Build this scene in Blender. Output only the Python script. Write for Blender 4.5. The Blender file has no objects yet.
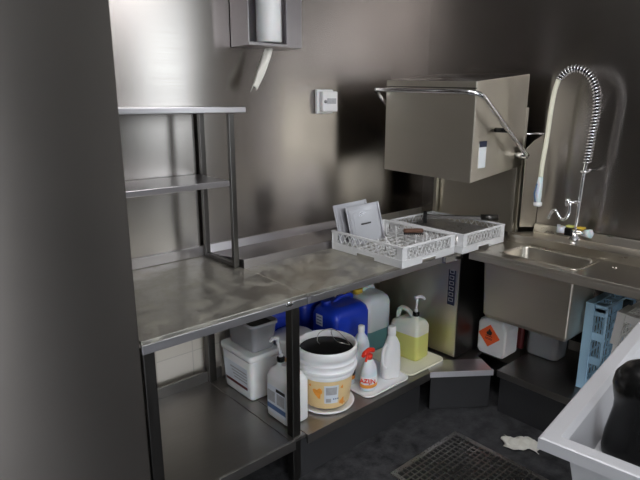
import bpy, bmesh, math, random
from mathutils import Vector, Matrix
random.seed(7)
S = bpy.context.scene
COL = S.collection
PI = math.pi

# ------------------------------------------------------------------ materials
def new_mat(name):
    m = bpy.data.materials.new(name); m.use_nodes = True
    nt = m.node_tree
    return m, nt, nt.nodes['Principled BSDF']

def plastic(name, col, rough=0.4, trans=0.0, sss=0.0, var=0.06, scale=6.0, metal=0.0, ior=1.45, bump=0.0):
    m, nt, b = new_mat(name)
    tc = nt.nodes.new('ShaderNodeTexCoord'); n = nt.nodes.new('ShaderNodeTexNoise')
    n.inputs['Scale'].default_value = scale; n.inputs['Detail'].default_value = 4
    nt.links.new(tc.outputs['Object'], n.inputs['Vector'])
    r = nt.nodes.new('ShaderNodeMapRange')
    r.inputs[3].default_value = 1 - var; r.inputs[4].default_value = 1 + var
    nt.links.new(n.outputs['Fac'], r.inputs[0])
    mx = nt.nodes.new('ShaderNodeVectorMath'); mx.operation = 'SCALE'
    mx.inputs[0].default_value = col[:3]
    nt.links.new(r.outputs[0], mx.inputs['Scale'])
    nt.links.new(mx.outputs[0], b.inputs['Base Color'])
    b.inputs['Roughness'].default_value = rough; b.inputs['Metallic'].default_value = metal
    b.inputs['IOR'].default_value = ior
    b.inputs['Transmission Weight'].default_value = trans
    if sss:
        b.inputs['Subsurface Weight'].default_value = sss
        b.inputs['Subsurface Scale'].default_value = 0.02
    if bump:
        bp = nt.nodes.new('ShaderNodeBump'); bp.inputs['Strength'].default_value = bump
        bp.inputs['Distance'].default_value = 0.002
        nt.links.new(n.outputs['Fac'], bp.inputs['Height']); nt.links.new(bp.outputs[0], b.inputs['Normal'])
    return m

def steel(name, col=(.55, .53, .50), rough=.28, aniso=0.0, var=.10, stretch=(1.5, 1.5, 60), rvar=.06, stain=None, stain_rough=.0, bump=.0, wave=0.0):
    """brushed stainless steel; grain runs where `stretch` is small"""
    m, nt, b = new_mat(name)
    L = nt.links.new
    tc = nt.nodes.new('ShaderNodeTexCoord'); mp = nt.nodes.new('ShaderNodeMapping')
    mp.inputs['Scale'].default_value = stretch
    L(tc.outputs['Object'], mp.inputs['Vector'])
    n = nt.nodes.new('ShaderNodeTexNoise'); n.inputs['Scale'].default_value = 3; n.inputs['Detail'].default_value = 6
    L(mp.outputs[0], n.inputs['Vector'])
    n2 = nt.nodes.new('ShaderNodeTexNoise'); n2.inputs['Scale'].default_value = 2.3; n2.inputs['Detail'].default_value = 5
    L(tc.outputs['Object'], n2.inputs['Vector'])
    r = nt.nodes.new('ShaderNodeMapRange'); r.inputs[1].default_value = .3; r.inputs[2].default_value = .7
    r.inputs[3].default_value = 1 - var; r.inputs[4].default_value = 1 + var
    L(n2.outputs['Fac'], r.inputs[0])
    mx = nt.nodes.new('ShaderNodeVectorMath'); mx.operation = 'SCALE'; mx.inputs[0].default_value = col
    L(r.outputs[0], mx.inputs['Scale'])
    last = mx.outputs[0]
    rr = nt.nodes.new('ShaderNodeMapRange'); rr.inputs[1].default_value = .3; rr.inputs[2].default_value = .7
    rr.inputs[3].default_value = max(.03, rough - rvar); rr.inputs[4].default_value = rough + rvar
    L(n.outputs['Fac'], rr.inputs[0]); rlast = rr.outputs[0]
    if stain:
        n3 = nt.nodes.new('ShaderNodeTexNoise'); n3.inputs['Scale'].default_value = 13; n3.inputs['Detail'].default_value = 9
        n3.inputs['Roughness'].default_value = .7
        L(tc.outputs['Object'], n3.inputs['Vector'])
        cr = nt.nodes.new('ShaderNodeMapRange'); cr.inputs[1].default_value = .46; cr.inputs[2].default_value = .66
        L(n3.outputs['Fac'], cr.inputs[0])
        mc = nt.nodes.new('ShaderNodeMix'); mc.data_type = 'RGBA'
        L(cr.outputs[0], mc.inputs['Factor']); L(last, mc.inputs['A']); mc.inputs['B'].default_value = (*stain, 1)
        last = mc.outputs['Result']
        ad = nt.nodes.new('ShaderNodeMath'); ad.operation = 'MULTIPLY_ADD'
        L(cr.outputs[0], ad.inputs[0]); ad.inputs[1].default_value = stain_rough; L(rlast, ad.inputs[2]); rlast = ad.outputs[0]
        me = nt.nodes.new('ShaderNodeMath'); me.operation = 'MULTIPLY_ADD'
        L(cr.outputs[0], me.inputs[0]); me.inputs[1].default_value = -.45; me.inputs[2].default_value = 1
        L(me.outputs[0], b.inputs['Metallic'])
    else:
        b.inputs['Metallic'].default_value = 1
    L(last, b.inputs['Base Color']); L(rlast, b.inputs['Roughness'])
    if aniso:
        b.inputs['Anisotropic'].default_value = aniso; b.inputs['Anisotropic Rotation'].default_value = .25
        tg = nt.nodes.new('ShaderNodeTangent'); tg.direction_type = 'RADIAL'; tg.axis = 'Z'
        L(tg.outputs[0], b.inputs['Tangent'])
    if wave:
        b2 = nt.nodes.new('ShaderNodeBump'); b2.inputs['Strength'].default_value = wave; b2.inputs['Distance'].default_value = .03
        n4 = nt.nodes.new('ShaderNodeTexNoise'); n4.inputs['Scale'].default_value = 1.6; n4.inputs['Detail'].default_value = 1
        L(tc.outputs['Object'], n4.inputs['Vector']); L(n4.outputs['Fac'], b2.inputs['Height']); L(b2.outputs[0], b.inputs['Normal'])
    return m

def emit(name, col, strength):
    m, nt, b = new_mat(name)
    b.inputs['Base Color'].default_value = (*col, 1)
    b.inputs['Emission Color'].default_value = (*col, 1); b.inputs['Emission Strength'].default_value = strength
    return m

def tile_mat(name, col, mortar, sx=.15, sz=.15, rough=.25):
    m, nt, b = new_mat(name); L = nt.links.new
    tc = nt.nodes.new('ShaderNodeTexCoord'); sp = nt.nodes.new('ShaderNodeSeparateXYZ'); cb = nt.nodes.new('ShaderNodeCombineXYZ')
    L(tc.outputs['Object'], sp.inputs[0])
    ad = nt.nodes.new('ShaderNodeMath'); ad.operation = 'ADD'
    L(sp.outputs[0], ad.inputs[0]); L(sp.outputs[1], ad.inputs[1]); L(ad.outputs[0], cb.inputs[0]); L(sp.outputs[2], cb.inputs[1])
    br = nt.nodes.new('ShaderNodeTexBrick'); br.offset = 0
    br.inputs['Scale'].default_value = 1; br.inputs['Brick Width'].default_value = sx; br.inputs['Row Height'].default_value = sz
    br.inputs['Mortar Size'].default_value = .003
    br.inputs['Color1'].default_value = (*col, 1); br.inputs['Color2'].default_value = (col[0]*.95, col[1]*.95, col[2]*.93, 1)
    br.inputs['Mortar'].default_value = (*mortar, 1)
    L(cb.outputs[0], br.inputs['Vector']); L(br.outputs['Color'], b.inputs['Base Color'])
    b.inputs['Roughness'].default_value = rough
    bp = nt.nodes.new('ShaderNodeBump'); bp.inputs['Strength'].default_value = .3; bp.inputs['Distance'].default_value = .002; bp.invert = True
    L(br.outputs['Fac'], bp.inputs['Height']); L(bp.outputs[0], b.inputs['Normal'])
    return m

def floor_mat():
    m, nt, b = new_mat('dark_epoxy_floor'); L = nt.links.new
    tc = nt.nodes.new('ShaderNodeTexCoord')
    n = nt.nodes.new('ShaderNodeTexNoise'); n.inputs['Scale'].default_value = 14; n.inputs['Detail'].default_value = 10; n.inputs['Roughness'].default_value = .7
    L(tc.outputs['Object'], n.inputs['Vector'])
    cr = nt.nodes.new('ShaderNodeValToRGB'); cr.color_ramp.elements[0].position = .35; cr.color_ramp.elements[1].position = .8
    cr.color_ramp.elements[0].color = (.018, .018, .020, 1); cr.color_ramp.elements[1].color = (.12, .12, .125, 1)
    L(n.outputs['Fac'], cr.inputs[0]); L(cr.outputs[0], b.inputs['Base Color'])
    r = nt.nodes.new('ShaderNodeMapRange'); r.inputs[3].default_value = .22; r.inputs[4].default_value = .5
    L(n.outputs['Fac'], r.inputs[0]); L(r.outputs[0], b.inputs['Roughness'])
    v = nt.nodes.new('ShaderNodeTexNoise'); v.inputs['Scale'].default_value = 160
    L(tc.outputs['Object'], v.inputs['Vector'])
    bp = nt.nodes.new('ShaderNodeBump'); bp.inputs['Strength'].default_value = .5; bp.inputs['Distance'].default_value = .002
    L(v.outputs['Fac'], bp.inputs['Height']); L(bp.outputs[0], b.inputs['Normal'])
    return m

M = {}
M['wall'] = steel('brushed_steel_cladding', (.36, .335, .315), .25, .85, .05, (1, 1, 50), .015, bump=0, wave=.07)
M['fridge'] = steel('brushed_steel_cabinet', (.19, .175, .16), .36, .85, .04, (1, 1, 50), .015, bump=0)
M['steel'] = steel('brushed_steel', (.56, .54, .52), .30, 0, .06, (40, 40, 2), .05)
M['shelf'] = steel('shelf_steel', (.42, .40, .41), .30, 0, .04, (1, 1, 1), .01, bump=0)
M['top'] = steel('worn_worktop_steel', (.50, .48, .43), .34, 0, .10, (12, 12, 12), .06, bump=.0, stain=(.50, .48, .40), stain_rough=.3)
M['edge'] = steel('worktop_edge_steel', (.44, .43, .45), .38, 0, .04, (2, 2, 40), .05)
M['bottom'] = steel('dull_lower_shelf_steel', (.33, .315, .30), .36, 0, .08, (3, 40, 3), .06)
M['leg'] = steel('dark_leg_steel', (.10, .095, .09), .35, 0, .04, (20, 20, 1), .04)
M['hood'] = steel('hood_steel', (.68, .64, .55), .42, .5, .04, (1, 1, 50), .03)
M['sink'] = steel('sink_steel', (.58, .54, .47), .30, 0, .04, (9, 2, 9), .03, bump=0)
M['apron'] = steel('sink_apron_steel', (.56, .52, .45), .48, .3, .04, (1, 1, 40), .03)
M['lidsteel'] = steel('cloudy_lid_steel', (.45, .44, .46), .34, 0, .12, (3, 3, 3), .1)
M['chromesatin'] = steel('bright_satin_edge', (.75, .74, .78), .4)
M['chrome'] = steel('chrome', (.80, .80, .82), .10, 0, .02, (1, 1, 1), .02)
M['cart'] = plastic('satin_pale_metal', (.62, .62, .64), .38, metal=.35)
M['plinth'] = plastic('dark_plinth', (.035, .035, .037), .45)
M['white'] = plastic('white_plastic', (.78, .78, .77), .38, sss=.1)
M['white2'] = plastic('bright_white_plastic', (.86, .86, .86), .35, sss=.1)
M['rack'] = plastic('rack_plastic', (.80, .80, .80), .45)
M['rackblue'] = plastic('pale_blue_rack_plastic', (.48, .74, .95), .45)
M['rackgrey'] = plastic('off_white_rack_plastic', (.78, .76, .72), .5)
M['blue'] = plastic('blue_plastic', (.01, .045, .50), .33)
M['bluedark'] = plastic('deep_blue_plastic', (.008, .03, .34), .4)
M['milky'] = plastic('milky_plastic', (.74, .79, .84), .4, sss=.4)
M['teal'] = plastic('teal_liquid_seen_through', (.16, .36, .40), .4)
M['yellow'] = plastic('yellow_liquid_seen_through', (.74, .74, .22), .35, sss=.15)
M['yjug'] = plastic('milky_jug_plastic', (.82, .84, .72), .38, sss=.3)
M['tray'] = plastic('cream_tray_plastic', (.84, .82, .66), .45)
M['red'] = plastic('red_plastic', (.80, .04, .02), .35)
M['darkred'] = plastic('dark_red_plastic', (.12, .02, .02), .5)
M['orange'] = plastic('orange_sticker', (.92, .13, .03), .5)
M['ink'] = plastic('black_ink', (.02, .02, .02), .5)
M['black'] = plastic('black_plastic', (.006, .006, .006), .25, ior=1.3)
M['liquid'] = plastic('black_liquid', (.004, .004, .004), .3, ior=1.18)
M['tan'] = plastic('tan_bucket_print', (.86, .64, .33), .42, var=.10, scale=14)
M['cheese'] = plastic('orange_print', (.86, .34, .05), .45, var=.3, scale=40)
M['paperlabel'] = plastic('pale_label_print', (.72, .76, .82), .5)
M['labelgrey'] = plastic('grey_label_print', (.42, .42, .43), .5, var=.25, scale=60)
M['labelblue'] = plastic('dull_blue_label_print', (.10, .17, .33), .5)
M['labelnavy'] = plastic('navy_label', (.015, .02, .05), .4)
M['tissue'] = plastic('crumpled_tissue', (.80, .78, .70), .9, bump=.6, scale=40)
M['greytub'] = plastic('grey_translucent_tub', (.30, .30, .31), .35, sss=.1)
M['brush'] = plastic('brown_bristle', (.14, .07, .045), .8, bump=.8, scale=80)
M['amber'] = plastic('amber_plastic', (.70, .48, .05), .5)
M['wire'] = steel('wire', (.45, .43, .40), .3)
M['cream'] = tile_mat('cream_wall_tile', (.74, .68, .60), (.60, .55, .48), .20, .20, .35)
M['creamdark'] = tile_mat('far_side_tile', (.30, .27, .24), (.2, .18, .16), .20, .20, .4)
M['ceil'] = plastic('white_ceiling_board', (.62, .61, .58), .8)
M['dark'] = plastic('dark_room_paint', (.075, .068, .06), .7)
M['floor'] = floor_mat()
M['lamp'] = emit('fluorescent_diffuser', (.98, .97, 1.0), 12.0)
M['daylight'] = emit('bright_frosted_window', (.88, .95, 1.0), 4.2)  # added glow that the back wall cladding mirrors as a bright streak
M['daylight_low'] = emit('bright_glazed_door_pane', (.9, .94, 1.0), 6.5)  # added glow, frontal fill for the things under the counters
M['frame'] = plastic('grey_frame_paint', (.25, .25, .25), .5)

# ------------------------------------------------------------------ mesh helpers
def B(): return bmesh.new()

def box(bm, x0, x1, y0, y1, z0, z1, mi=0):
    v = [bm.verts.new(p) for p in ((x0,y0,z0),(x1,y0,z0),(x1,y1,z0),(x0,y1,z0),(x0,y0,z1),(x1,y0,z1),(x1,y1,z1),(x0,y1,z1))]
    for f in ((3,2,1,0),(4,5,6,7),(0,1,5,4),(1,2,6,5),(2,3,7,6),(3,0,4,7)):
        bm.faces.new([v[i] for i in f]).material_index = mi
    return v

def quad(bm, pts, mi=0):
    bm.faces.new([bm.verts.new(p) for p in pts]).material_index = mi

def sweep_frames(pts, closed=False):
    pts = [Vector(p) for p in pts]; n = len(pts); T = []
    for i in range(n):
        a = pts[i-1] if (i > 0 or closed) else pts[i]
        b = pts[(i+1) % n] if (i < n-1 or closed) else pts[i]
        T.append((b-a).normalized())
    up = Vector((0,0,1)) if abs(T[0].z) < .9 else Vector((1,0,0))
    N = (up - T[0]*up.dot(T[0])).normalized(); out = []
    for i in range(n):
        if i:
            N = (N - T[i]*N.dot(T[i])).normalized()
        out.append((pts[i], N, T[i].cross(N)))
    return out

def tube(bm, pts, r, seg=10, mi=0, cap=True, closed=False):
    fr = sweep_frames(pts, closed); rings = []
    for i, (p, n, b) in enumerate(fr):
        rr = r[i] if isinstance(r, (list, tuple)) else r
        rings.append([bm.verts.new(p + (n*math.cos(2*PI*k/seg) + b*math.sin(2*PI*k/seg))*rr) for k in range(seg)])
    m = len(rings)
    for i in range(m if closed else m-1):
        A, C = rings[i], rings[(i+1) % m]
        for k in range(seg):
            f = bm.faces.new((A[k], A[(k+1)%seg], C[(k+1)%seg], C[k])); f.smooth = True; f.material_index = mi
    if cap and not closed:
        bm.faces.new(rings[0][::-1]).material_index = mi; bm.faces.new(rings[-1]).material_index = mi

def bez(ctrl, n=8):
    """Catmull-Rom through points"""
    P = [Vector(c) for c in ctrl]; out = []
    P = [P[0]*2-P[1]] + P + [P[-1]*2-P[-2]]
    for i in range(1, len(P)-2):
        for k in range(n):
            t = k/n
            out.append(.5*((2*P[i]) + (-P[i-1]+P[i+1])*t + (2*P[i-1]-5*P[i]+4*P[i+1]-P[i+2])*t*t + (-P[i-1]+3*P[i]-3*P[i+1]+P[i+2])*t**3))
    out.append(P[-2]); return out

def lathe(bm, prof, c=(0,0,0), seg=40, mi=0, caps=(True, True), sx=1, sy=1):
    rings = []
    for r, z in prof:
        rings.append([bm.verts.new((c[0]+r*sx*math.cos(2*PI*k/seg), c[1]+r*sy*math.sin(2*PI*k/seg), c[2]+z)) for k in range(seg)])
    for i in range(len(rings)-1):
        for k in range(seg):
            f = bm.faces.new((rings[i][k], rings[i][(k+1)%seg], rings[i+1][(k+1)%seg], rings[i+1][k])); f.smooth = True; f.material_index = mi
    if caps[0]: bm.faces.new(rings[0][::-1]).material_index = mi
    if caps[1]: bm.faces.new(rings[-1]).material_index = mi

def rrect(w, d, r, n=5):
    r = min(r, w/2-1e-4, d/2-1e-4); out = []
    for cx, cy, a0 in ((w/2-r, d/2-r, 0), (-w/2+r, d/2-r, PI/2), (-w/2+r, -d/2+r, PI), (w/2-r, -d/2+r, 3*PI/2)):
        for k in range(n):
            a = a0 + PI/2*k/(n-1); out.append((cx+r*math.cos(a), cy+r*math.sin(a)))
    return out

def loft(bm, secs, mi=0, caps=(True, True), smooth=True):
    """secs: (w, d, r, cx, cy, z)"""
    rings = []
    for s in secs:
        w, d, r, cx, cy, z = s[:6]
        rings.append([bm.verts.new((cx+x, cy+y, z)) for x, y in rrect(w, d, r)])
    n = len(rings[0])
    for i in range(len(rings)-1):
        m_ = mi
        if len(secs[i]) > 6: m_ = secs[i][6]
        for k in range(n):
            f = bm.faces.new((rings[i][k], rings[i][(k+1)%n], rings[i+1][(k+1)%n], rings[i+1][k])); f.smooth = smooth; f.material_index = m_
    if caps[0]: bm.faces.new(rings[0][::-1]).material_index = secs[0][6] if len(secs[0]) > 6 else mi
    if caps[1]: bm.faces.new(rings[-1]).material_index = mi

def bar(bm, a, b, w, h, up=(0,0,1), mi=0):
    a = Vector(a); b = Vector(b); t = (b-a).normalized(); u = Vector(up); s = t.cross(u).normalized(); u = s.cross(t).normalized()
    v = []
    for p in (a, b):
        for i, j in ((-1,-1),(1,-1),(1,1),(-1,1)):
            v.append(bm.verts.new(p + s*(w/2*i) + u*(h/2*j)))
    for f in ((3,2,1,0),(4,5,6,7),(0,1,5,4),(1,2,6,5),(2,3,7,6),(3,0,4,7)):
        bm.faces.new([v[i] for i in f]).material_index = mi

def obj(name, bm, mats, parent=None, bevel=0, loc=None, rot=None, bseg=2, smooth_angle=None):
    bmesh.ops.recalc_face_normals(bm, faces=bm.faces[:])
    me = bpy.data.meshes.new(name); bm.to_mesh(me); bm.free()
    if not isinstance(mats, (list, tuple)): mats = [mats]
    for m in mats: me.materials.append(M[m] if isinstance(m, str) else m)
    o = bpy.data.objects.new(name, me); COL.objects.link(o)
    if loc: o.location = loc
    if rot: o.rotation_euler = rot
    if parent: o.parent = parent
    if bevel:
        md = o.modifiers.new('bevel', 'BEVEL'); md.width = bevel; md.segments = bseg; md.limit_method = 'ANGLE'; md.angle_limit = .6
        md.harden_normals = False
    return o

def tag(o, label, cat, group=None, kind=None):
    o['label'] = label; o['category'] = cat
    if group: o['group'] = group
    if kind: o['kind'] = kind
    return o

def thing(name, label, cat, loc=(0,0,0), rot=(0,0,0), group=None):
    o = bpy.data.objects.new(name, None); COL.objects.link(o); o.empty_display_size = .05
    o.location = loc; o.rotation_euler = rot
    return tag(o, label, cat, group)

def struct(name, bm, m, parent=None, bevel=0):
    o = obj(name, bm, m, parent, bevel)
    if not parent: o['kind'] = 'structure'
    return o

def text_mesh(name, body, size, mat, parent, matrix, extrude=.0003, bold=0.0):
    cu = bpy.data.curves.new(name, 'FONT'); cu.body = body; cu.size = size; cu.extrude = extrude; cu.offset = bold
    cu.align_x = 'CENTER'; cu.align_y = 'CENTER'
    t = bpy.data.objects.new(name+'_tmp', cu); COL.objects.link(t)
    dg = bpy.context.evaluated_depsgraph_get(); dg.update()
    me = bpy.data.meshes.new_from_object(t.evaluated_get(dg)); bpy.data.objects.remove(t)
    me.name = name; me.materials.clear(); me.materials.append(M[mat])
    o = bpy.data.objects.new(name, me); COL.objects.link(o); o.parent = parent; o.matrix_local = matrix
    return o

# text orientations: local +X of the text, local +Y of the text
def face_mat(origin, xdir, ydir):
    x = Vector(xdir).normalized(); y = Vector(ydir).normalized(); z = x.cross(y)
    m = Matrix((x, y, z)).transposed().to_4x4(); m.translation = Vector(origin); return m
NEG_X = ((0,-1,0), (0,0,1))     # reading direction on a face whose normal is -X
NEG_Y = ((1,0,0), (0,0,1))

# ------------------------------------------------------------------ room
X0, X1, Y0, Y1, ZC = -1.5, 3.05, -2.4, 2.38, 2.75
b = B(); box(b, X0-.1, X1+.1, Y0-.1, Y1+.1, -.1, 0); struct('floor', b, 'floor')
b = B(); box(b, X0-.1, X1+.1, Y0-.1, Y1+.1, ZC, ZC+.1); struct('ceiling', b, 'ceil')
b = B(); box(b, X0-.1, X1+.1, Y1+.004, Y1+.1, 0, ZC); struct('wall_back', b, 'cream')
b = B(); box(b, X0, X1, Y1, Y1+.003, .93, ZC); struct('trim_1', b, 'wall')          # steel cladding of the back wall
VY0, VY1, VZ0, VZ1 = -2.3, -.85, 1.50, 2.62
b = B(); box(b, X1+.004, X1+.1, VY1, Y1, 0, ZC); box(b, X1+.004, X1+.1, Y0, VY0, 0, ZC)
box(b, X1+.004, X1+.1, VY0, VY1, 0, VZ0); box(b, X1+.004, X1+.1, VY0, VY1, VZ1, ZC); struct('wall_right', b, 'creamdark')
b = B(); box(b, X1, X1+.003, .30, Y1, .30, ZC); struct('trim_2', b, 'wall')          # steel cladding of the right wall
b = B(); box(b, X0-.1, X0, Y0, Y1, 0, ZC); struct('wall_left', b, 'dark')
# wall behind the viewer with an added frontal-fill window
WX0, WX1, WZ0, WZ1 = -1.3, .75, .50, 2.10
b = B()
box(b, X0, WX0, Y0-.1, Y0, 0, ZC); box(b, WX1, X1, Y0-.1, Y0, 0, ZC)
box(b, WX0, WX1, Y0-.1, Y0, 0, WZ0); box(b, WX0, WX1, Y0-.1, Y0, WZ1, ZC)
struct('wall_front', b, 'dark')
w = thing('window_1', '', 'window'); del w['label']; del w['category']; w['kind'] = 'structure'  # unseen glowing panel, added as soft frontal fill light
b = B(); box(b, WX0, WX1, Y0-.06, Y0-.05, WZ0, WZ1); obj('pane', b, 'daylight_low', w)
b = B()
for x in (WX0, WX1-.04): box(b, x, x+.04, Y0-.045, Y0+.01, WZ0, WZ1)
for z in (WZ0, WZ1-.04): box(b, WX0+.04, WX1-.04, Y0-.045, Y0+.01, z, z+.04)
obj('window_frame', b, 'frame', w)

w = thing('window_2', '', 'window'); del w['label']; del w['category']; w['kind'] = 'structure'  # unseen glowing panel, added as reflection source for the back wall steel
b = B(); box(b, X1+.05, X1+.06, VY0, VY1, VZ0, VZ1); obj('pane', b, 'daylight', w)
b = B()
for y in (VY0, VY1-.04): box(b, X1-.01, X1+.045, y, y+.04, VZ0, VZ1)
for z in (VZ0, VZ1-.04): box(b, X1-.01, X1+.045, VY0+.04, VY1-.04, z, z+.04)
obj('window_frame', b, 'frame', w)

def ceiling_lamp(x, y, lx, ly, label):
    t = thing('ceiling_lamp', label, 'lamp', (x, y, ZC-.06))
    b = B(); box(b, -lx/2, lx/2, -ly/2, ly/2, .03, .0595); obj('housing', b, 'frame', t)
    b = B(); loft(b, [(lx-.06, ly-.04, .02, 0, 0, 0), (lx-.02, ly-.02, .02, 0, 0, .029)], smooth=False); obj('diffuser', b, 'lamp', t)
    return t
ceiling_lamp(1.72, .75, .26, 1.25, 'long fluorescent ceiling lamp over the aisle before the worktop')
ceiling_lamp(-.5, -.9, 1.25, .26, 'long fluorescent ceiling lamp at the back of the room')

# ------------------------------------------------------------------ tall cabinet on the left
t = thing('tall_steel_cabinet', 'tall brushed stainless steel cabinet at the far left, worktop butts against it', 'cabinet', (.24, 1.95, 0))
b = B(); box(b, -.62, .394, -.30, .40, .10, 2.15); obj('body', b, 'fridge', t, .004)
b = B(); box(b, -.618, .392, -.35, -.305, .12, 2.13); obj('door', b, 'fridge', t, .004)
b = B(); box(b, -.60, .37, -.28, .38, 0, .098); obj('plinth', b, 'plinth', t)
b = B(); tube(b, bez([(-.56,-.352,.9),(-.56,-.40,.93),(-.56,-.40,1.3),(-.56,-.352,1.33)], 5), .009); obj('handle', b, 'chrome', t)

# ------------------------------------------------------------------ left worktop
TZ = .90
t = thing('worktop_table', 'stained stainless worktop beside the tall cabinet, with shelf rack standing on it', 'table', (.98, 1.60, 0))
b = B(); box(b, -.342, .354, 0, .77, TZ-.015, TZ); obj('tabletop', b, 'top', t, .002)
b = B(); box(b, -.342, .354, -.003, .012, TZ-.048, TZ-.0155); obj('front_edge', b, 'edge', t, .002)
b = B(); lathe(b, [(.0001, -.001), (.018, -.001), (.02, 0), (.018, .001), (.0001, .001)], seg=28, sx=1, sy=.55)
o = obj('maker_plate', b, 'chrome', t, loc=(.263, -.0045, .877), rot=(PI/2, 0, 0))
b = B(); box(b, -.342, .354, .765, .779, TZ+.001, TZ+.05); obj('upstand', b, 'shelf', t, .002)
for x, y, nm in ((-.31, .045, 'leg'), (.315, .045, 'leg'), (-.31, .70, 'leg'), (.29, .70, 'leg')):
    b = B(); box(b, x-.021, x+.021, y-.021, y+.021, .03, TZ-.05); box(b, x-.013, x+.013, y-.013, y+.013, 0, .03)
    obj(nm, b, 'leg', t, .003)
b = B(); box(b, -.342, .354, .012, .70, .235, .25); box(b, -.342, .292, .003, .012, .205, .25)
box(b, -.342, .354, .70, .712, .235, .305)
box(b, .270, .278, .012, .70, .25, .2525)
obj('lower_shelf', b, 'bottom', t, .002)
b = B(); box(b, -.06, -.045, .690, .699, .251, .30); obj('shelf_clip', b, 'edge', t)

# ------------------------------------------------------------------ middle worktop with ledge
t = thing('dish_table', 'stainless dish table with raised rear ledge holding the white dish racks', 'table', (1.335, 1.60, 0))
LX = 1.075
b = B(); box(b, .002, LX, 0, .455, TZ-.015, TZ-.001); obj('tabletop', b, 'top', t, .002)
b = B(); box(b, .002, .90, -.003, .012, TZ-.048, TZ-.0165); obj('front_edge', b, 'edge', t, .002)
b = B()
prof = [(.455, TZ-.015), (.455, TZ+.04), (.47, TZ+.042), (.755, TZ+.012), (.765, TZ+.055), (.779, TZ+.055), (.779, TZ-.015)]
vs = [[b.verts.new((x, y, z)) for y, z in prof] for x in (.002, 1.07)]
n = len(prof)
for i in range(n): b.faces.new((vs[0][i], vs[0][(i+1)%n], vs[1][(i+1)%n], vs[1][i]))
b.faces.new(vs[0][::-1]); b.faces.new(vs[1])
obj('rear_ledge', b, 'shelf', t, .002)
b = B(); box(b, .012, .03, -.006, -.003, TZ-.045, TZ-.012); obj('joint_clip', b, 'edge', t, .001)
b = B(); box(b, .905, 1.06, -.02, .02, TZ-.05, TZ-.016); lathe(b, [(.008,0),(.008,.006)], (1.0,-.02,TZ-.05), 10); obj('corner_bracket', b, 'chrome', t, .002)
# lower shelf with a chamfered corner
b = B()
poly = [(.002, .01), (.855, .01), (.855, .70), (.002, .70)]
poly2 = [(.857, .01), (1.135, -.20), (1.22, -.05), (1.60, .02), (1.60, .60), (.857, .60)]
def slab(b, poly, z0, z1):
    lo = [b.verts.new((x, y, z0)) for x, y in poly]; hi = [b.verts.new((x, y, z1)) for x, y in poly]
    n = len(poly)
    for i in range(n): b.faces.new((lo[i], lo[(i+1)%n], hi[(i+1)%n], hi[i]))
    b.faces.new(lo[::-1]); b.faces.new(hi)
slab(b, poly, .235, .2495)
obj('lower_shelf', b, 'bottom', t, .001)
b = B(); bar(b, (.002, .005, .2275), (.855, .005, .2275), .012, .045); obj('shelf_front_edge', b, 'bottom', t, .002)
b = B(); box(b, .0, .85, .06, .075, .0, .20); obj('plinth', b, 'plinth', t)
b = B(); box(b, .80, .84, .64, .68, 0, TZ-.02); obj('leg', b, 'leg', t)
t = thing('corner_shelf', 'low cut-off corner shelf with bright steel edge carrying the dishwasher', 'shelf', (1.335, 1.60, 0))
b = B(); slab(b, poly2, .235, .2495); obj('shelf_board', b, 'bottom', t, .001)
b = B(); bar(b, (.857, .004, .236), (1.135, -.205, .236), .014, .032); slab(b, [(.857,.01),(1.135,-.198),(1.20,-.09),(.95,.10)], .2497, .2505)
obj('corner_edge', b, 'chromesatin', t, .002)
b = B(); bar(b, (.90, .03, .11), (1.17, -.17, .11), .012, .215); obj('corner_plinth', b, 'plinth', t, .002)
b = B(); box(b, .96, 1.0, .44, .48, 0, .23); obj('leg', b, 'leg', t)

# ------------------------------------------------------------------ shelf rack on the worktop
t = thing('shelf_rack', 'two tier stainless shelf rack standing on the left worktop', 'shelf', (1.0, 2.22, TZ+.0015))
hx = .315
b = B(); box(b, -.33, .392, -.14, .155, .702, .728); obj('top_shelf', b, 'shelf', t, .003)
b = B(); box(b, -.31, .295, -.137, .142, .383, .410); obj('middle_shelf', b, 'shelf', t, .003)
for x in (-.32, hx):
    for y in (-.127, .132):
        b = B(); box(b, x-.013, x+.013, y-.011, y+.011, .0, .70); obj('upright', b, 'leg', t, .002)
    b = B(); box(b, x-.012, x+.012, -.115, .12, .0, .02); obj('foot_rail', b, 'leg', t, .002)

# ------------------------------------------------------------------ wall fittings
t = thing('paper_dispenser', 'steel wall paper dispenser with white roll, tissue hanging below', 'dispenser', (1.665, 2.375, 1.908))
b = B()
box(b, -.15, .17, -.012, 0, 0, .30)            # back
box(b, -.15, .17, -.15, -.012, 0, .008)          # bottom
box(b, -.15, .17, -.15, -.012, .292, .30)
box(b, -.15, -.144, -.15, -.012, .008, .292); box(b, .164, .17, -.15, -.012, .008, .292)
box(b, .075, .164, -.15, -.144, .008, .292)
box(b, -.15, .164, -.153, -.147, 0, .014)
obj('body', b, 'shelf', t, .001)
b = B(); lathe(b, [(.016,-.10),(.060,-.10),(.062,-.095),(.062,.13),(.060,.135),(.016,.135)], seg=36)
obj('paper_roll', b, 'white', t, loc=(.02, -.078, .125))
b = B()
cols = 7; rows = 14; grid = []
for j in range(rows):
    v = j/(rows-1); row = []
    cx = .005 - .095*v**1.1; wd = .036 + .032*v
    for i in range(cols):
        u = i/(cols-1)-.5
        row.append(b.verts.new((cx+u*wd, -.10 - .012*math.sin(5*u+v*3) - .008*math.cos(9*u+5*v)-.006*(i%2), -.004 - .185*v - .02*abs(u)*v - .012*math.sin(u*9)*v)))
    grid.append(row)
for j in range(rows-1):
    for i in range(cols-1):
        f = b.faces.new((grid[j][i], grid[j][i+1], grid[j+1][i+1], grid[j+1][i])); f.smooth = True
o = obj('hanging_tissue', b, 'tissue', t); md = o.modifiers.new('thick', 'SOLIDIFY'); md.thickness = .002

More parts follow.
